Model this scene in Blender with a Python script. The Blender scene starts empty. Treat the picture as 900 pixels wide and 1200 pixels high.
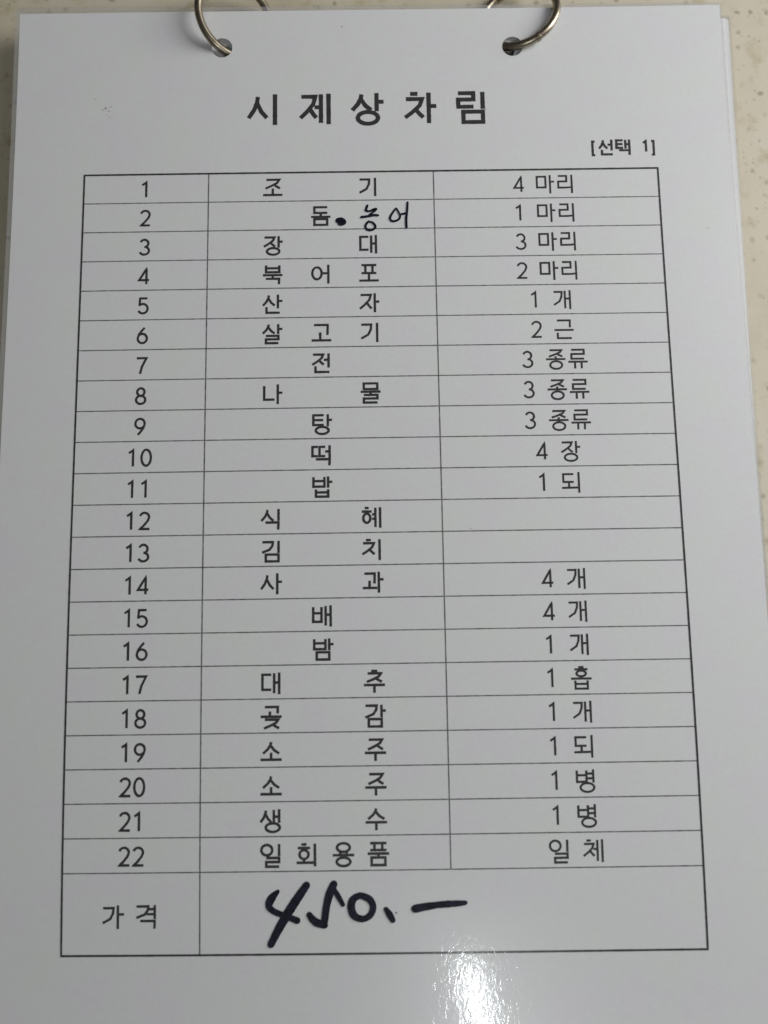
import bpy, bmesh, math, random
from mathutils import Vector, Matrix
random.seed(7)
sc = bpy.context.scene
# ------------------------------------------------------------------ camera
MM = 0.001
cam = bpy.data.cameras.new('camera'); camo = bpy.data.objects.new('camera', cam)
sc.collection.objects.link(camo); sc.camera = camo
Rt = Matrix(((0.9998778362924985,-0.015612701678737571,-0.0007456791014402169),
             (0.015567353066424502,0.9904206436876475,0.13720279179320619),
             (-0.0014035702821245828,-0.13719763884132755,0.9905426986691822)))
M = Rt.transposed().to_4x4(); M.translation = Vector((1.75868525,-30.01203999,217.06311874))*MM
camo.matrix_world = M
cam.sensor_fit = 'VERTICAL'; cam.sensor_height = 36; cam.sensor_width = 27
cam.lens = 0.99641*930/1200*36
cam.clip_start = 0.01; cam.clip_end = 20
cam.dof.use_dof = True; cam.dof.focus_distance = 0.2255; cam.dof.aperture_fstop = 7.5
# ------------------------------------------------------------------ light of the room
w = bpy.data.worlds.new('World'); sc.world = w; w.use_nodes = True
bg = w.node_tree.nodes['Background']; bg.inputs[0].default_value = (1.0, 0.97, 0.93, 1); bg.inputs[1].default_value = 0.06
def area(name, loc, target, sx, sy, power, col, spin=0.0):
    l = bpy.data.lights.new(name, 'AREA'); l.shape = 'RECTANGLE'; l.size = sx; l.size_y = sy; l.energy = power; l.color = col
    o = bpy.data.objects.new(name, l); sc.collection.objects.link(o); o.location = loc
    d = Vector(target) - Vector(loc)
    o.rotation_euler = (d.to_track_quat('-Z', 'Y').to_matrix() @ Matrix.Rotation(spin, 3, 'Z')).to_euler()
    return o
area('window_light', (0.585, 0.27, 0.335), (0.03, 0.0, 0.0), 0.36, 0.46, 5.15, (0.985, 0.99, 1.0))
tube = area('tube_light', (0.222, -1.27, 1.6), (0.222, -1.27, 0.0), 0.021, 0.60, 9.2, (0.93, 0.985, 1.0))
tube.rotation_euler = (0, 0, math.radians(-166 + 180) * 1.0)
vs = sc.view_settings; sc.cycles.max_bounces = 8; sc.cycles.transparent_max_bounces = 24; vs.view_transform = 'Standard'; vs.look = 'None'; vs.exposure = 0.0; vs.gamma = 1.0
# ------------------------------------------------------------------ helpers
S = 169.0
BC = [-0.00659,-0.01823,-0.01238,0.00742,0.0075,0.00604,0.02839,0.00226,0.00086]
BN = [(2,0),(0,2),(1,1),(2,1),(1,2),(3,0),(0,3),(2,2),(1,3)]
def poly(X, Y):
    x = X/S - .5; y = Y/S + .6
    return S*sum(c*x**i*y**j for c, (i, j) in zip(BC, BN))
def bend(X, Y):                       # how the sheet bows: height in mm at page position X, Y (mm)
    if Y < -222:
        return poly(X, -222) + (Y+222)*0.045
    return poly(X, Y)
def W(X, Y, z):                       # page millimetres -> world metres
    return ((X-84.5)*MM, (Y+101.4)*MM, z*MM)
def link(name, me, mat, parent=None, smooth=False):
    o = bpy.data.objects.new(name, me); sc.collection.objects.link(o)
    if mat: me.materials.append(mat)
    if parent: o.parent = parent
    if smooth:
        for p in me.polygons: p.use_smooth = True
    return o
def tag(o, label=None, cat=None, group=None, kind=None):
    if label: o['label'] = label
    if cat: o['category'] = cat
    if group: o['group'] = group
    if kind: o['kind'] = kind
def empty(name, loc=(0,0,0)):
    o = bpy.data.objects.new(name, None); sc.collection.objects.link(o); o.location = loc
    o.empty_display_size = 0.01; return o
# ------------------------------------------------------------------ materials
def mat(name):
    m = bpy.data.materials.new(name); m.use_nodes = True
    nt = m.node_tree; return m, nt, nt.nodes['Principled BSDF'], nt.nodes['Material Output']
def N(nt, t, **kw):
    n = nt.nodes.new(t)
    for k, v in kw.items():
        if k in n.inputs: n.inputs[k].default_value = v
        else: setattr(n, k, v)
    return n
def ramp(nt, fac, stops):
    r = nt.nodes.new('ShaderNodeValToRGB'); e = r.color_ramp.elements
    while len(e) < len(stops): e.new(0.5)
    for k, (p, c) in enumerate(stops): e[k].position = p; e[k].color = (*c, 1) if len(c) == 3 else c
    nt.links.new(fac, r.inputs[0]); return r
def mixc(nt, fac, a, b):
    n = nt.nodes.new('ShaderNodeMix'); n.data_type = 'RGBA'
    for s, v in ((0, fac), (6, a), (7, b)):
        if hasattr(v, 'is_linked'): nt.links.new(v, n.inputs[s])
        else: n.inputs[s].default_value = v if s == 0 else (*v, 1)
    return n.outputs[2]
# paper
m_paper, nt, b, out = mat('paper')
tc = N(nt, 'ShaderNodeTexCoord'); L = nt.links.new
n1 = N(nt, 'ShaderNodeTexNoise', Scale=75.0, Detail=3.0); L(tc.outputs['Object'], n1.inputs['Vector'])
r1 = ramp(nt, n1.outputs[0], [(0.35, (0.768, 0.752, 0.778)), (0.65, (0.762, 0.772, 0.756))])
n2 = N(nt, 'ShaderNodeTexNoise', Scale=900.0, Detail=3.0); L(tc.outputs['Object'], n2.inputs['Vector'])
r2 = ramp(nt, n2.outputs[0], [(0.3, (0.965, 0.965, 0.965)), (0.7, (1, 1, 1))])
mul = N(nt, 'ShaderNodeMix'); mul.data_type = 'RGBA'; mul.blend_type = 'MULTIPLY'; mul.inputs[0].default_value = 1
L(r1.outputs[0], mul.inputs[6]); L(r2.outputs[0], mul.inputs[7]); L(mul.outputs[2], b.inputs['Base Color'])
b.inputs['Roughness'].default_value = 0.9; b.inputs['Specular IOR Level'].default_value = 0.1
# film
def film_material(name, bump_strength, milk):
    m, nt, b, out = mat(name); L = nt.links.new; nt.nodes.remove(b)
    tc = N(nt, 'ShaderNodeTexCoord')
    mp = N(nt, 'ShaderNodeMapping'); mp.inputs['Scale'].default_value = (1.0, 0.42, 1.0); mp.inputs['Rotation'].default_value = (0, 0, math.radians(-14))
    L(tc.outputs['Object'], mp.inputs['Vector'])
    na = N(nt, 'ShaderNodeTexNoise', Scale=760.0, Detail=2.0, Distortion=1.2); L(mp.outputs[0], na.inputs['Vector'])
    nb = N(nt, 'ShaderNodeTexNoise', Scale=60.0, Detail=2.0); L(mp.outputs[0], nb.inputs['Vector'])
    ba = N(nt, 'ShaderNodeBump', Strength=bump_strength, Distance=0.0001); L(na.outputs[0], ba.inputs['Height'])
    bb = N(nt, 'ShaderNodeBump', Strength=0.07, Distance=0.0004); L(nb.outputs[0], bb.inputs['Height']); L(ba.outputs[0], bb.inputs['Normal'])
    fr = N(nt, 'ShaderNodeFresnel', IOR=1.5)
    g1 = N(nt, 'ShaderNodeBsdfGlossy', Roughness=0.07); g2 = N(nt, 'ShaderNodeBsdfGlossy', Roughness=0.27)
    L(bb.outputs[0], g1.inputs['Normal'])
    gm = N(nt, 'ShaderNodeMixShader', Fac=0.58); L(g1.outputs[0], gm.inputs[1]); L(g2.outputs[0], gm.inputs[2])
    tr = N(nt, 'ShaderNodeBsdfTransparent', Color=(0.985, 0.985, 0.98, 1)); df = N(nt, 'ShaderNodeBsdfDiffuse', Color=(0.62, 0.62, 0.62, 1))
    tm = N(nt, 'ShaderNodeMixShader', Fac=milk); L(tr.outputs[0], tm.inputs[1]); L(df.outputs[0], tm.inputs[2])
    ge = N(nt, 'ShaderNodeNewGeometry'); iv = N(nt, 'ShaderNodeMath', operation='SUBTRACT'); iv.inputs[0].default_value = 1.0; L(ge.outputs['Backfacing'], iv.inputs[1])
    fx = N(nt, 'ShaderNodeMath', operation='MULTIPLY'); L(fr.outputs[0], fx.inputs[0]); L(iv.outputs[0], fx.inputs[1])
    fm = N(nt, 'ShaderNodeMixShader'); L(fx.outputs[0], fm.inputs[0]); L(tm.outputs[0], fm.inputs[1]); L(gm.outputs[0], fm.inputs[2])
    L(fm.outputs[0], out.inputs['Surface']); return m
m_seam = film_material('fused_film_border', 0.1, 0.33)
m_film = film_material('glossy_film', 0.17, 0.035)
# inks
def ink(name, col, rough=0.6, var=0.25):
    m, nt, b, out = mat(name); L = nt.links.new
    tc = N(nt, 'ShaderNodeTexCoord'); n = N(nt, 'ShaderNodeTexNoise', Scale=700.0, Detail=3.0); L(tc.outputs['Object'], n.inputs['Vector'])
    r = ramp(nt, n.outputs[0], [(0.3, tuple(c*(1-var) for c in col)), (0.7, tuple(c*(1+var)+0.01*var for c in col))])
    L(r.outputs[0], b.inputs['Base Color']); b.inputs['Roughness'].default_value = rough; b.inputs['Specular IOR Level'].default_value = 0.15
    return m
m_ink = ink('printer_toner', (0.018, 0.018, 0.017))
m_line = ink('ruled_line_toner', (0.13, 0.13, 0.127), var=0.5)
m_border = ink('border_toner', (0.022, 0.022, 0.022), var=0.4)
m_pen = ink('marker_ink', (0.006, 0.006, 0.017), 0.45, 0.6)
m_stain = ink('pink_stain', (0.50, 0.40, 0.41), 0.8, 0.1)
m_speck = ink('grey_speck', (0.42, 0.41, 0.40), 0.8, 0.1)
# metal
m_metal, nt, b, out = mat('nickel_plated_steel'); L = nt.links.new
tc = N(nt, 'ShaderNodeTexCoord'); n = N(nt, 'ShaderNodeTexNoise', Scale=420.0, Detail=4.0); L(tc.outputs['Object'], n.inputs['Vector'])
r = ramp(nt, n.outputs[0], [(0.3, (0.22, 0.18, 0.13)), (0.6, (0.42, 0.37, 0.28))]); L(r.outputs[0], b.inputs['Base Color'])
b.inputs['Metallic'].default_value = 1; r = ramp(nt, n.outputs[0], [(0.3, (0.42,)*3), (0.7, (0.28,)*3)]); L(r.outputs[0], b.inputs['Roughness'])
# stone tabletop
m_stone, nt, b, out = mat('speckled_stone'); L = nt.links.new
tc = N(nt, 'ShaderNodeTexCoord'); o3 = tc.outputs['Object']
na = N(nt, 'ShaderNodeTexNoise', Scale=14.0, Detail=6.0, Roughness=0.6); L(o3, na.inputs['Vector'])
ra = ramp(nt, na.outputs[0], [(0.30, (0.46, 0.40, 0.28)), (0.48, (0.56, 0.50, 0.38)), (0.68, (0.59, 0.54, 0.44))])
nb = N(nt, 'ShaderNodeTexNoise', Scale=95.0, Detail=4.0, Roughness=0.65); L(o3, nb.inputs['Vector'])
rb = ramp(nt, nb.outputs[0], [(0.56, (0,0,0)), (0.72, (1,1,1))])
c1 = mixc(nt, rb.outputs[0], ra.outputs[0], (0.43, 0.37, 0.23))
def spots(scale, size, keep, seed):
    mp = N(nt, 'ShaderNodeMapping'); mp.inputs['Location'].default_value = (seed, seed*1.7, 0); L(o3, mp.inputs['Vector'])
    dn = N(nt, 'ShaderNodeTexNoise', Scale=scale*2.5, Detail=2.0); L(mp.outputs[0], dn.inputs['Vector'])
    ad = N(nt, 'ShaderNodeMix'); ad.data_type = 'VECTOR'; ad.inputs[0].default_value = 0.0018
    L(mp.outputs[0], ad.inputs[4]); L(dn.outputs['Color'], ad.inputs[5])
    v = N(nt, 'ShaderNodeTexVoronoi', Scale=scale); v.voronoi_dimensions = '2D'; L(ad.outputs[1], v.inputs['Vector'])
    lt = N(nt, 'ShaderNodeMapRange'); lt.inputs['From Min'].default_value = size; lt.inputs['From Max'].default_value = size*0.2; L(v.outputs['Distance'], lt.inputs['Value'])
    sep = N(nt, 'ShaderNodeSeparateColor'); L(v.outputs['Color'], sep.inputs[0])
    gt = N(nt, 'ShaderNodeMath', operation='GREATER_THAN'); gt.inputs[1].default_value = 1-keep; L(sep.outputs[0], gt.inputs[0])
    mu = N(nt, 'ShaderNodeMath', operation='MULTIPLY'); L(lt.outputs[0], mu.inputs[0]); L(gt.outputs[0], mu.inputs[1])
    m2 = N(nt, 'ShaderNodeMath', operation='MULTIPLY'); L(mu.outputs[0], m2.inputs[0]); L(sep.outputs[1], m2.inputs[1]); return m2.outputs[0]
c2 = mixc(nt, spots(190, 0.20, 0.45, 0.31), c1, (0.30, 0.25, 0.17))
c3 = mixc(nt, spots(110, 0.13, 0.5, 1.7), c2, (0.16, 0.12, 0.07))
c4 = mixc(nt, spots(420, 0.2, 0.3, 2.9), c3, (0.33, 0.28, 0.19))
L(c4, b.inputs['Base Color']); b.inputs['Roughness'].default_value = 0.5
bp = N(nt, 'ShaderNodeBump', Strength=0.3, Distance=0.0003); L(nb.outputs[0], bp.inputs['Height']); L(bp.outputs[0], b.inputs['Normal'])
# ------------------------------------------------------------------ tabletop
TZ = -7.0
bm = bmesh.new()
bmesh.ops.create_cube(bm, size=1.0)
for v in bm.verts: v.co = Vector((v.co.x*1.3, v.co.y*0.9, (v.co.z-0.5)*0.03))
bmesh.ops.bevel(bm, geom=bm.edges[:], offset=0.004, segments=3, affect='EDGES')
me = bpy.data.meshes.new('tabletop'); bm.to_mesh(me); bm.free()
table = link('tabletop', me, m_stone); table.location = (0, 0, TZ*MM)
tag(table, 'beige speckled stone tabletop under the stack of laminated sheets', kind='structure')
# ------------------------------------------------------------------ laminated sheets
def slab(name, x0, x1, y0, y1, holes, r, zb, zt, xf, hf, mat, parent):
    """a thin slab with round holes; xf maps x,y to page mm, hf gives the height there"""
    def cuts(a, b, step, must):
        n = max(1, round((b-a)/step)); c = [a+(b-a)*k/n for k in range(n+1)]
        for m0, m1 in must: c = [q for q in c if not (m0-3 < q < m1+3) or q in (a, b)] + [m0, m1]
        return sorted(set(c))
    q = r+1.2
    xs = cuts(x0, x1, 9, [(hx-q, hx+q) for hx, hy in holes]); ys = cuts(y0, y1, 9, [(min(h[1] for h in holes)-q, max(h[1] for h in holes)+q)])
    bm = bmesh.new()
    def vert(x, y, z):
        X, Y = xf(x, y); return bm.verts.new(W(X, Y, hf(X, Y)+z))
    for z, up in ((zt, True), (zb, False)):
        g = {(i, j): vert(x, y, z) for i, x in enumerate(xs) for j, y in enumerate(ys)}
        rings = []
        for i in range(len(xs)-1):
            for j in range(len(ys)-1):
                f = [g[i,j], g[i+1,j], g[i+1,j+1], g[i,j+1]]
                h = [hh for hh in holes if xs[i] < hh[0] < xs[i+1] and ys[j] < hh[1] < ys[j+1]]
                if not h:
                    bm.faces.new(f if up else f[::-1]); continue
                hx, hy = h[0]; n = 40
                cv = [vert(hx+r*math.cos(2*math.pi*(k+.5)/n-math.pi*.75), hy+r*math.sin(2*math.pi*(k+.5)/n-math.pi*.75), z) for k in range(n)]
                rings.append(cv); m = n//4
                for s in range(4):                      # a corner fan and a strip between corners
                    a = f[s]; bnext = f[(s+1) % 4]; half = m//2
                    for k in range(s*m, s*m+m-1):
                        c = a if (k-s*m) < half else bnext
                        t = [c, cv[(k+1) % n], cv[k]]; t = [c, cv[(k+1)%n], cv[k]]
                        bm.faces.new(t if up else t[::-1])
                    k = s*m+half
                    t = [a, bnext, cv[k % n]]; bm.faces.new(t if up else t[::-1])
                    k = s*m+m-1; t = [bnext, cv[(k+1) % n], cv[k]]; bm.faces.new(t if up else t[::-1])
        if up: gt_, rt = g, rings
        else: gb, rb_ = g, rings
    nx, ny = len(xs)-1, len(ys)-1
    loop = [(i,0) for i in range(nx)] + [(nx,j) for j in range(ny)] + [(i,ny) for i in range(nx,0,-1)] + [(0,j) for j in range(ny,0,-1)]
    for k in range(len(loop)):
        a, c = loop[k], loop[(k+1) % len(loop)]
        bm.faces.new([gb[a], gb[c], gt_[c], gt_[a]])
    for t, u in zip(rt, rb_):
        for k in range(len(t)):
            l = (k+1) % len(t); bm.faces.new([t[k], t[l], u[l], u[k]])
    bmesh.ops.recalc_face_normals(bm, faces=bm.faces[:])
    me = bpy.data.meshes.new(name); bm.to_mesh(me); bm.free()
    o = link(name, me, mat, parent, smooth=True)
    for p in me.polygons: p.use_smooth = abs(p.normal.z) > 0.7
    fl = [abs(p.normal.z) > 0.7 for p in me.polygons]; ec = {}
    for p in me.polygons:
        for k in p.edge_keys: ec.setdefault(k, []).append(fl[p.index])
    for e in me.edges: e.use_edge_sharp = len(set(ec[e.key])) > 1 or not any(ec[e.key])
    return o
HR = 3.1
top = empty('laminated_sheet', W(84.5, -101.4, 0))
tag(top, 'top laminated price list with Korean table and handwritten 450', 'laminated sheet', 'laminated sheets held by the rings')
ident = lambda x, y: (x, y)
slab('paper', -20.9, 190.5, -245, 51.9, [(40.1, 40.1), (127.4, 39.5)], HR, -0.10, 0.0, ident, bend, m_paper, top)
def film_xf(x, y):
    if y > 51: y = 53.9 + (x+22)/214*(-1.3)
    return x, y
slab('laminate_film', -22.3, 191.25, -247, 53.9, [(40.1, 40.1), (127.4, 39.5)], HR-0.12, -0.20, 0.14, film_xf, bend, m_film, top)
# lower sheets: (corner x, corner y, turn, depth, bend share, label)
LOW = [(193.7, 49.5, -0.0120, -1.25, 0.9, 'laminated sheet directly beneath the printed list, only its right edge showing'),
       (194.9, 50.3, -0.0130, -2.45, 0.72, 'second laminated sheet beneath the printed list, a thin strip at the right'),
       (195.4, 51.2, -0.0145, -3.65, 0.5, 'third laminated sheet beneath the printed list, near the outer right rim'),
       (196.5, 52.0, -0.0160, -4.85, 0.3, 'bottom laminated sheet of the stack, lying on the stone tabletop')]
for cx, cy, a, dz, sh, lab in LOW:
    t = empty('laminated_sheet', W(84.5, -101.4, 0)); tag(t, lab, 'laminated sheet', 'laminated sheets held by the rings')
    ca, sa = math.cos(a), math.sin(a)
    def xf(x, y, cx=cx, cy=cy, ca=ca, sa=sa): return cx + ca*x - sa*y, cy + sa*x + ca*y
    def inv(X, Y, cx=cx, cy=cy, ca=ca, sa=sa):
        X -= cx; Y -= cy; return ca*X + sa*Y, -sa*X + ca*Y
    hf = lambda X, Y, dz=dz, sh=sh: bend(X, Y)*sh + dz
    hs = [inv(43.3, 39.2), inv(125.1, 39.0)]
    slab('paper', -210.6, -0.9, -296, -0.9, hs, HR, -0.10, 0.0, xf, hf, m_paper, t)
    slab('laminate_film', -211.5, 0, -298, 0, hs, HR-0.1, -0.22, 0.16, xf, hf, m_film, t)
# every vertex above is written in world metres, so the sheets' empties sit at the world origin
for o in list(sc.objects):
    if o.type == 'EMPTY': o.location = (0, 0, 0)
# ------------------------------------------------------------------ writing: ribbons of ink lying on the bowed sheet
lvl = [0]
def ribbon(bm, pts, z, cap=0, step=1.5, jit=0.0, hfz=bend):
    """pts = (X, Y, width) in page mm; one strip, mitred at the corners"""
    P = []
    for (x0, y0, w0), (x1, y1, w1) in zip(pts, pts[1:]):
        d = math.hypot(x1-x0, y1-y0); n = max(1, int(d/step))
        for k in range(n): t = k/n; P.append((x0+(x1-x0)*t, y0+(y1-y0)*t, w0+(w1-w0)*t))
    P.append(pts[-1]); P = [p for k, p in enumerate(P) if k == 0 or math.hypot(p[0]-P[k-1][0], p[1]-P[k-1][1]) > 1e-4]
    closed = math.hypot(P[0][0]-P[-1][0], P[0][1]-P[-1][1]) < 1e-3 and len(P) > 3
    if closed: P = P[:-1]
    n = len(P); dirs = []
    for k in range(n if closed else n-1):
        a, b_ = P[k], P[(k+1) % n]; d = math.hypot(b_[0]-a[0], b_[1]-a[1]); dirs.append(((b_[0]-a[0])/d, (b_[1]-a[1])/d))
    z = z + lvl[0]*0.0012; lvl[0] = (lvl[0]+1) % 14
    vv = []
    for k, (x, y, wd) in enumerate(P):
        if closed: d0, d1 = dirs[k-1], dirs[k]
        else: d0 = dirs[max(0, k-1)]; d1 = dirs[min(n-2, k)]
        nx, ny = -(d0[1]+d1[1]), d0[0]+d1[0]; l = math.hypot(nx, ny) or 1; nx /= l; ny /= l
        c = max(0.5, nx*-d0[1] + ny*d0[0]); h = wd/2/c*(1+random.uniform(-jit, jit))
        pr = []
        for s in (1, -1):
            X, Y = x+nx*h*s, y+ny*h*s; pr.append(bm.verts.new(W(X, Y, hfz(X, Y)+z)))
        vv.append(pr)
    for k in range(n if closed else n-1):
        a, b_ = vv[k], vv[(k+1) % n]; bm.faces.new([a[1], b_[1], b_[0], a[0]])
    if cap and not closed:
        for k, d, pr in ((0, (-dirs[0][0], -dirs[0][1]), vv[0]), (n-1, dirs[-1], vv[-1])):
            x, y, wd = P[k]; h = wd/2; base = math.atan2(d[1], d[0]); c = []
            for q in range(1, 6):
                an = base - math.pi/2 + math.pi*q/6; X, Y = x+h*math.cos(an), y+h*math.sin(an); c.append(bm.verts.new(W(X, Y, hfz(X, Y)+z)))
            lo, hi = (pr[1], pr[0]) if k else (pr[0], pr[1])
            bm.faces.new([lo]+c+[hi])
def smooth(pts, n=5):
    if len(pts) < 3: return pts
    q = [pts[0]]+list(pts)+[pts[-1]]; out = []
    for i in range(1, len(q)-2):
        p0, p1, p2, p3 = q[i-1:i+3]
        for k in range(n):
            t = k/n
            out.append(tuple(0.5*((2*b)+(-a+c)*t+(2*a-5*b+4*c-d)*t*t+(-a+3*b-3*c+d)*t**3) for a, b, c, d in zip(p0, p1, p2, p3)))
    out.append(tuple(pts[-1])); return out
def finish(name, bm, mat, parent, label=None):
    for f in bm.faces:
        f.normal_update()
        if f.normal.z < 0: f.normal_flip()
    me = bpy.data.meshes.new(name); bm.to_mesh(me); bm.free()
    o = link(name, me, mat, parent)
    if label: o['label'] = label
    return o
# --- letter shapes: strokes in a 100 x 100 box, y downwards
def arc(cx, cy, rx, ry, a0=0, a1=360, n=20):
    return [(cx+rx*math.cos(math.radians(a0+(a1-a0)*k/n)), cy+ry*math.sin(math.radians(a0+(a1-a0)*k/n))) for k in range(n+1)]
def jamo(j, a, b, c, d):
    w, h = c-a, d-b; mx = (a+c)/2
    if j == 'ㄱ': return [[(a,b),(c,b),(c-0.02*w,d)]]
    if j == 'g': return [[(a,b),(c,b),(c-0.04*w,b+0.35*h),(c-0.30*w,b+0.72*h),(a-0.02*w,d)]]
    if j == 'ㄴ': return [[(a,b),(a,d),(c,d)]]
    if j == 'ㄷ': return [[(c,b),(a,b),(a,d),(c,d)]]
    if j == 'ㅌ': return [[(c,b),(a,b),(a,d),(c,d)], [(a,(b+d)/2),(c-0.05*w,(b+d)/2)]]
    if j == 'ㄹ': return [[(a,b),(c,b),(c,b+h*.47),(a,b+h*.47),(a,d),(c,d)]]
    if j == 'ㅁ': return [[(a,b),(c,b),(c,d),(a,d),(a,b)]]
    if j == 'ㅂ': return [[(a,b),(a,d),(c,d),(c,b)], [(a,b+h*.42),(c,b+h*.42)]]
    if j == 'ㅍ': return [[(a,b),(c,b)],[(a+.26*w,b),(a+.26*w,d)],[(c-.26*w,b),(c-.26*w,d)],[(a,d),(c,d)]]
    if j == 'ㅅ': return [[(mx,b),(mx-.04*w,b+.25*h),(mx-.2*w,b+.62*h),(a,d)], [(mx-.03*w,b+.32*h),(mx+.2*w,b+.72*h),(c,d)]]
    if j == 'ㅇ': return [arc(mx,(b+d)/2,w/2,h/2,0,360,22)]
    if j == 'ㅈ': return [[(a+.06*w,b),(c-.06*w,b),(c-.2*w,b+.36*h),(mx-.1*w,b+.72*h),(a,d)], [(mx+.08*w,b+.56*h),(c-.2*w,b+.82*h),(c,d)]]
    if j == 'ㅊ': return [[(mx-.2*w,b),(mx+.2*w,b)]] + jamo('ㅈ', a, b+.22*h, c, d)
    if j == 'ㅎ': return [[(mx-.2*w,b),(mx+.2*w,b)], [(a,b+.24*h),(c,b+.24*h)], arc(mx,b+.69*h,w*.36,h*.31,0,360,20)]
GL = """조=ㅈ 12 5 88 54;L 50 54 50 90;L 0 91 100 91
기=g 8 9 58 84;L 88 0 88 104
돔=ㄷ 17 2 84 34;L 50 34 50 55;L 0 56 100 56;ㅁ 17 69 83 101
장=ㅈ 4 7 62 58;L 80 0 80 64;L 80 31 101 31;ㅇ 20 66 84 103
대=ㄷ 8 10 50 82;L 64 3 64 99;L 64 48 87 48;L 88 0 88 104
북=ㅂ 16 0 84 38;L 0 54 100 54;L 50 54 50 74;ㄱ 15 74 83 104
어=ㅇ 5 14 53 80;L 53 47 86 47;L 87 0 87 104
포=ㅍ 12 6 88 50;L 50 50 50 90;L 0 91 100 91
산=ㅅ 2 4 62 60;L 78 0 78 76;L 78 35 101 35;ㄴ 20 68 88 99
자=ㅈ 2 9 62 84;L 78 0 78 104;L 78 46 101 46
살=ㅅ 2 1 62 50;L 80 0 80 53;L 80 26 101 26;ㄹ 18 63 81 102
고=ㄱ 13 8 82 62;L 44 48 44 90;L 0 91 100 91
전=ㅈ 4 6 62 60;L 62 34 85 34;L 86 0 86 76;ㄴ 20 68 90 99
나=ㄴ 10 8 62 80;L 78 0 78 104;L 78 44 101 44
물=ㅁ 16 2 84 32;L 0 46 100 46;L 50 46 50 62;ㄹ 16 63 84 103
탕=ㅌ 8 5 60 56;L 80 0 80 64;L 80 30 101 30;ㅇ 20 66 84 103
떡=ㄷ 3 8 30 56;ㄷ 38 8 66 56;L 66 32 87 32;L 88 0 88 66;ㄱ 20 72 88 104
밥=ㅂ 8 3 62 52;L 80 0 80 58;L 80 28 101 28;ㅂ 20 66 80 103
식=ㅅ 0 4 60 60;L 84 0 84 60;ㄱ 20 68 84 104
혜=ㅎ 0 3 48 78;L 50 36 66 36;L 50 58 66 58;L 66 2 66 100;L 89 0 89 104
김=g 5 6 56 58;L 84 0 84 60;ㅁ 22 68 84 102
치=ㅊ 0 3 60 74;L 84 0 84 104
사=ㅅ 0 9 60 78;L 78 0 78 104;L 78 42 101 42
과=ㄱ 8 9 58 58;L 33 44 33 78;L 0 80 70 80;L 78 0 78 104;L 78 38 101 38
배=ㅂ 4 8 44 80;L 64 3 64 99;L 64 46 87 46;L 88 0 88 104
밤=ㅂ 8 3 62 52;L 80 0 80 58;L 80 28 101 28;ㅁ 20 67 80 102
추=ㅊ 14 0 86 52;L 0 67 100 67;L 50 67 50 104
곶=ㄱ 20 3 82 34;L 44 24 44 48;L 0 49 100 49;ㅈ 16 63 88 104
감=g 5 4 58 60;L 81 0 81 60;L 81 28 101 28;ㅁ 20 68 81 103
소=ㅅ 12 8 88 62;L 50 58 50 90;L 0 91 100 91
주=ㅈ 15 4 86 50;L 0 66 100 66;L 50 66 50 104
생=ㅅ 0 6 50 60;L 62 3 62 61;L 62 35 86 35;L 87 0 87 63;ㅇ 24 65 90 105
수=ㅅ 12 3 88 52;L 0 67 100 67;L 50 67 50 104
일=ㅇ 3 4 54 52;L 86 0 86 56;ㄹ 26 64 86 104
회=ㅎ 6 3 64 70;L 35 68 35 86;L 0 87 84 87;L 86 0 86 104
용=ㅇ 20 0 80 40;L 35 38 35 54;L 65 38 65 54;L 0 55 100 55;ㅇ 18 66 82 105
품=ㅍ 12 2 88 34;L 0 50 100 50;L 50 50 50 68;ㅁ 18 68 82 103
가=g 2 12 50 78;L 70 0 70 104;L 70 40 98 40
격=g 3 6 56 56;L 50 18 85 18;L 48 40 85 40;L 86 0 86 62;ㄱ 20 70 86 104
마=ㅁ 2 9 48 70;L 72 0 72 104;L 72 38 95 38
리=ㄹ 2 6 46 72;L 46 72 68 70;L 74 0 74 104
개=g 4 9 46 80;L 62 3 62 99;L 62 46 87 46;L 88 0 88 104
근=ㄱ 15 4 82 42;L 0 56 100 56;ㄴ 16 70 88 100
종=ㅈ 15 3 85 37;L 50 36 50 50;L 0 51 100 51;ㅇ 20 62 82 103
류=ㄹ 17 2 82 50;L 0 66 100 66;L 34 66 34 102;L 68 66 68 102
되=ㄷ 8 10 60 50;L 36 50 36 78;L 0 80 80 79;L 86 0 86 106
홉=ㅎ 18 0 82 44;L 50 44 50 54;L 0 55 100 55;ㅂ 20 64 80 103
병=ㅂ 8 5 54 58;L 54 20 86 20;L 54 42 86 42;L 87 0 87 62;ㅇ 24 64 90 105
체=ㅊ 0 5 52 76;L 48 44 66 44;L 67 3 67 99;L 90 0 90 104
시=ㅅ 0 8 60 80;L 86 0 86 104
제=ㅈ 0 10 52 82;L 46 46 66 46;L 67 2 67 99;L 92 0 92 104
상=ㅅ 0 4 62 58;L 80 0 80 62;L 80 30 103 30;ㅇ 18 64 84 104
차=ㅊ 0 4 60 84;L 78 0 78 104;L 78 46 103 46
림=ㄹ 4 4 54 50;L 84 0 84 58;ㅁ 20 67 84 102
선=ㅅ 2 4 58 60;L 60 34 85 34;L 86 0 86 74;ㄴ 20 68 92 99
택=ㅌ 4 5 46 56;L 62 2 62 62;L 62 32 86 32;L 87 0 87 64;ㄱ 20 72 87 104"""
GLY = {}
for ln in GL.split('\n'):
    k, v = ln.split('='); st = []
    for s in v.split(';'):
        p = s.split(); q = [float(x) for x in p[1:]]
        st += [[(q[i], q[i+1]) for i in range(0, len(q), 2)]] if p[0] == 'L' else jamo(p[0], *q)
    GLY[k] = st
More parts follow.
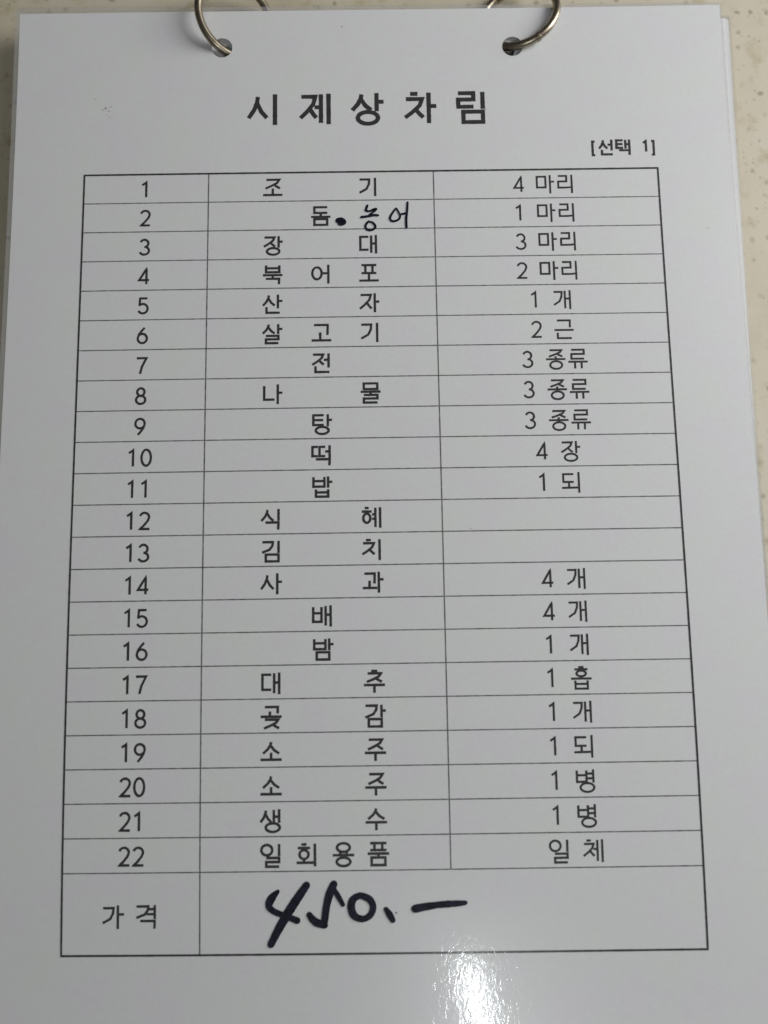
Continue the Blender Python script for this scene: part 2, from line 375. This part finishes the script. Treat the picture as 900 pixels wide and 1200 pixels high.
DIG = {  # strokes in a 54 x 100 box
 '0': [arc(27,50,24,48,0,360,28)],
 '1': [[(6,20),(20,10),(28,2),(28,100)]],
 '2': [arc(26,27,23,25,-165,20,12)+[(42,50),(22,78),(4,97),(52,97)]],
 '3': [arc(25,26,21,24,-160,88,14), arc(25,73,25,25,-88,160,16)],
 '4': [[(40,100),(40,2),(2,74),(54,74)]],
 '5': [[(48,3),(10,3),(7,44)]+arc(25,68,25,30,-130,155,16)],
 '6': [[(38,1),(22,22),(6,48)], arc(27,68,24,29,0,360,22)],
 '7': [[(2,3),(52,3),(30,55),(20,100)]],
 '8': [arc(27,25,19,23,0,360,20), arc(27,73,24,25,0,360,22)],
 '9': [arc(27,31,24,29,0,360,22), [(48,50),(34,76),(17,99)]],
 '[': [[(30,-6),(6,-6),(6,112),(30,112)]], ']': [[(0,-6),(22,-6),(22,112),(0,112)]]}
GZ = 0.03
def put(bm, ch, x, y, w, h, wt, z=GZ):
    """glyph box with top-left x, y in page mm"""
    src = GLY.get(ch) or DIG[ch]; bw = 100.0 if ch in GLY else 54.0
    jx, jy = random.uniform(-.03, .03), random.uniform(-.03, .03)
    for st in src:
        ribbon(bm, [(x+jx+px/bw*w, y+jy-py/104*h, wt*random.uniform(.97, 1.04)) for px, py in st], z, step=0.35, jit=0.05)
def word(name, items, wt, label, mat=None):
    bm = bmesh.new()
    for ch, x, y, w, h in items: put(bm, ch, x, y, w, h, wt)
    return finish(name, bm, mat or m_ink, top, label)
RH = 8.916
GW, GH = 5.65, 5.75
# title and option mark
for c, x in zip('시제상차림', (48.2, 63.6, 79.0, 94.7, 110.3)): word('title_syllable', [(c, x, 24.95, 9.1, 9.8)], 1.30, 'large bold heading syllable ' + c)
word('option_text', [('[', 149.9, 8.35, 1.6, 3.8), ('선', 151.9, 9.15, 4.4, 4.9), ('택', 157.0, 9.15, 4.6, 4.9), ('1', 164.9, 8.65, 2.0, 3.6), (']', 167.5, 8.35, 1.6, 3.8)], 0.70, 'small bold bracketed Korean note')
# table rows
ITEMS = ['조기','돔','장대','북어포','산자','살고기','전','나물','탕','떡','밥','식혜','김치','사과','배','밤','대추','곶감','소주','소주','생수','일회용품']
QTY = ['4 마리','1 마리','3 마리','2 마리','1 개','2 근','3 종류','3 종류','3 종류','4 장','1 되','','','4 개','4 개','1 개','1 홉','1 개','1 되','1 병','1 병','일 체']
for r in range(22):
    cy = -(r+0.5)*RH - 0.35; y = cy + GH/2
    s = str(r+1); dw, dh = 2.95, 4.95
    x0 = 18.25 - dw/2 if len(s) == 1 else 18.35 - 1.87 - dw/2
    word('row_number', [(c, x0+k*3.74, cy+dh/2, dw, dh) for k, c in enumerate(s)], 0.66, 'printed row number ' + s)
    it = ITEMS[r]; xs = {1: (69.45,), 2: (55.45, 83.3), 3: (55.45, 69.45, 83.3), 4: (55.45, 64.95, 74.5, 83.7)}[len(it)]
    for c, x in zip(it, xs): word('item_syllable', [(c, x-GW/2, y, GW, GH)], 0.69, 'printed syllable ' + c + ' of the item name ' + it)
    q = QTY[r]
    if q:
        gw = 5.5
        if q == '일 체': its = [('일', 128.7, y+.1, gw, GH), ('체', 137.7, y+.1, gw, GH)]
        elif len(q) == 4:
            x2 = 144.9 if r < 4 else 145.4
            its = [(q[0], x2-18.6, cy+dh/2+.15, dw, dh), (q[2], x2-11.9 if r > 3 else x2-11.9, y+.15, gw, GH), (q[3], x2-5.6, y+.15, gw, GH)]
        else: its = [(q[0], 129.7, cy+dh/2+.15, dw, dh), (q[2], 136.3, y+.15, gw, GH)]
        word('quantity', its, 0.58, 'printed amount ' + q)
word('price_heading', [('가', 10.9, -204.3, 5.8, 6.0), ('격', 19.7, -204.3, 5.8, 6.0)], 0.64, 'printed Korean word for price')
# ruling
TW = 169.0; YB = -217.1; C1 = 36.57; C2 = 102.7
def rule(name, a, b_, wd, mat, z, jit=0.12):
    bm = bmesh.new(); ribbon(bm, [(*a, wd), (*b_, wd)], z, step=1.0, jit=jit); return finish(name, bm, mat, top)
for r in range(1, 23): rule('ruled_line', (0.2, -r*RH), (TW-0.2, -r*RH), 0.30, m_line, 0.018)
rule('column_line', (C1, -0.2), (C1, YB+0.2), 0.33, m_line, 0.036)
rule('column_line', (C2, -0.2), (C2, -22*RH-0.1), 0.31, m_line, 0.036)
for a, b_ in (((-.22, 0), (TW+.22, 0)), ((-.22, YB), (TW+.22, YB)), ((0, -.22), (0, YB+.22)), ((TW, -.22), (TW, YB+.22))):
    rule('border_line', a, b_, 0.52, m_border, 0.055, 0.07)
# the fused clear border of the pouch round the paper
for a, b_, wd in (((-21.62, -246), (-21.62, 53.0), 1.25), ((-21.0, 52.95), (190.6, 52.3), 1.1), ((190.92, -246), (190.92, 51.8), 0.55)):
    bm = bmesh.new(); ribbon(bm, [(*a, wd), (*b_, wd)], -0.06, step=6); finish('fused_border', bm, m_seam, top)
# handwriting with a marker, on top of the film
HW = {"price":[["4",[[[57.13,-201.21,1.0],[55.85,-202.49,1.83],[54.95,-203.92,2.0],[54.94,-205.21,1.67],[56.43,-206.38,1.5],[59.19,-207.41,1.5],[62.17,-208.59,1.67]],[[64.7,-199.71,1.83],[62.2,-203.14,2.17],[59.56,-207.06,2.25],[57.3,-210.77,2.08],[55.27,-214.54,1.75]]]],["5",[[[71.88,-199.51,1.83],[70.81,-201.8,2.0],[69.96,-204.81,1.83],[69.48,-207.89,1.83],[69.24,-209.82,1.5]],[[69.39,-209.82,1.67],[67.46,-209.23,2.0],[66.27,-208.35,1.83],[65.38,-207.2,1.5]],[[71.72,-200.52,1.17],[73.04,-202.69,1.33],[74.21,-204.71,1.08]]]],["0",[[[80.5,-202.92,1.25],[78.64,-202.47,1.25],[76.91,-203.45,1.42],[76.37,-205.31,1.58],[77.09,-207.47,1.5],[79.31,-208.36,1.25],[81.33,-207.45,1.25],[82.11,-205.38,1.33],[81.24,-203.51,1.42],[79.46,-202.62,1.33]]]],[",",[[[85.45,-205.99,1.17],[86.25,-207.15,1.67],[87.19,-208.74,1.42]]]],["-",[[[93.12,-205.95,2.0],[95.36,-205.54,1.92],[98.2,-205.15,1.67]],[[98.43,-205.08,1.58],[101.93,-204.84,1.67]],[[102.15,-204.84,1.58],[104.69,-204.73,1.42],[106.33,-204.61,1.0]]]],["dot",[[[88.05,-206.81,0.25],[88.19,-206.96,0.25]]]]],"item":[["dot",[[[74.61,-15.21,1.83],[75.44,-15.13,1.83],[75.94,-15.67,2.0],[75.27,-15.92,2.0]]]],["nong",[[[83.11,-10.64,0.5],[82.89,-11.43,0.54],[82.71,-12.23,0.5],[83.79,-12.42,0.46],[84.96,-11.9,0.54],[85.63,-11.82,0.58],[85.12,-12.52,0.46],[84.11,-13.22,0.42],[83.44,-13.74,0.33]],[[81.35,-14.24,0.58],[83.35,-14.0,0.54],[85.02,-13.67,0.58],[86.19,-13.78,0.5]],[[83.42,-15.59,0.46],[82.66,-16.55,0.54],[82.56,-17.61,0.5],[83.46,-18.33,0.5],[84.8,-18.08,0.5],[85.39,-17.21,0.54],[84.66,-16.05,0.5],[83.66,-15.69,0.42]]]],["eo",[[[91.47,-11.64,0.38],[90.61,-12.86,0.46],[89.75,-14.36,0.5],[89.99,-15.42,0.5],[91.06,-15.61,0.5],[92.24,-15.1,0.46],[92.67,-14.13,0.42],[92.2,-12.8,0.42],[91.63,-11.73,0.38]],[[92.6,-13.6,0.42],[93.77,-13.35,0.5],[94.52,-13.27,0.42]],[[94.92,-9.82,0.46],[94.75,-12.3,0.5],[94.44,-14.95,0.54],[94.47,-17.69,0.54]]]]]}
for grp, names in (('price', {'4': 'numeral 4', '5': 'numeral 5', '0': 'numeral 0', ',': 'comma', '-': 'dash', 'dot': 'tiny ink dot'}), ('item', {'dot': 'dot', 'nong': 'Korean syllable', 'eo': 'Korean syllable'})):
    for key, strokes in HW[grp]:
        bm = bmesh.new()
        for st in strokes: 
            k = (1.3 if key == '0' else 1.04) if grp == 'price' else (0.95 if key == 'dot' else 1.32)
            ribbon(bm, [(x, y, wd*k) for x, y, wd in smooth(st)], 0.165, cap=1, step=0.3, jit=0.03)
        finish('handwritten_mark', bm, m_pen, top, 'handwritten ' + names[key] + ' in dark marker')
# small blemishes
def blot(name, X, Y, r, mat, z=0.012, sq=1.0):
    bm = bmesh.new(); n = 9; vs = []
    for k in range(n):
        a = 2*math.pi*k/n; q = r*random.uniform(.6, 1.1); x, y = X+q*math.cos(a), Y+q*sq*math.sin(a); vs.append(bm.verts.new(W(x, y, bend(x, y)+z)))
    bm.faces.new(vs); return finish(name, bm, mat, top)
for X, Y, r in ((5.6, 21.2, .5), (6.6, 20.2, .35), (4.7, 20.6, .3), (7.2, 21.6, .25), (5.9, 19.0, .2), (6.9, 18.3, .22)): blot('pink_stain', X, Y, r, m_stain)
for X, Y, r in ((118.8, 19.5, .25), (2.4, 24.2, .2), (76.2, 46.5, .4), (110.5, -106.3, .2), (49.0, -40.5, .15), (182.5, -19, .25), (161, 30, .12)): blot('speck', X, Y, r, m_speck)
# ------------------------------------------------------------------ binder rings
def binder_ring(C, a, b_, R, r, label, hinge_deg):
    nv = Vector((math.sin(a)*math.cos(b_), math.sin(a)*math.sin(b_), math.cos(a)))
    u = nv.cross(Vector((0, 0, 1))).normalized(); v = nv.cross(u)
    root = empty('binder_ring', W(*C)); tag(root, label, 'binder ring', 'metal binder rings through the sheets')
    o0 = Vector((0, 0, 0))
    def tube(name, a0, a1, rr, sub=96, bump=None, parent=root):
        bm = bmesh.new(); rows = []
        full = abs(a1-a0) >= 359.9; ns = sub
        for k in range(ns + (0 if full else 1)):
            t = math.radians(a0+(a1-a0)*k/ns); d = u*math.cos(t)+v*math.sin(t); row = []
            rk = rr if bump is None else bump(k/ns)
            for j in range(20):
                p = 2*math.pi*j/20; row.append(bm.verts.new((d*(R+rk*math.cos(p)) + nv*rk*math.sin(p))*MM))
            rows.append(row)
        m = len(rows)
        for k in range(m if full else m-1):
            A, B = rows[k], rows[(k+1) % m]
            for j in range(20): bm.faces.new([A[j], B[j], B[(j+1) % 20], A[(j+1) % 20]])
        if not full: bm.faces.new(rows[0][::-1]); bm.faces.new(rows[-1])
        bmesh.ops.recalc_face_normals(bm, faces=bm.faces[:])
        me = bpy.data.meshes.new(name); bm.to_mesh(me); bm.free(); return link(name, me, m_metal, parent, smooth=True)
    h = hinge_deg
    tube('half_ring', h+4, h+179, r); tube('half_ring', h+181, h+356, r)
    hg = tube('hinge', h-5, h+5, r*1.35, 10); tube('clasp', h+177.5, h+182.5, r*1.18, 8)
    return root
binder_ring((43.94, 50.49, -0.03), 0.525, -0.192, 11.6, 1.15, 'metal binder ring at the left, through the hole left of the heading', 60)
binder_ring((129.87, 50.70, -1.03), 0.371, 2.583, 11.6, 1.15, 'metal binder ring at the right, through the hole right of the heading', 60)
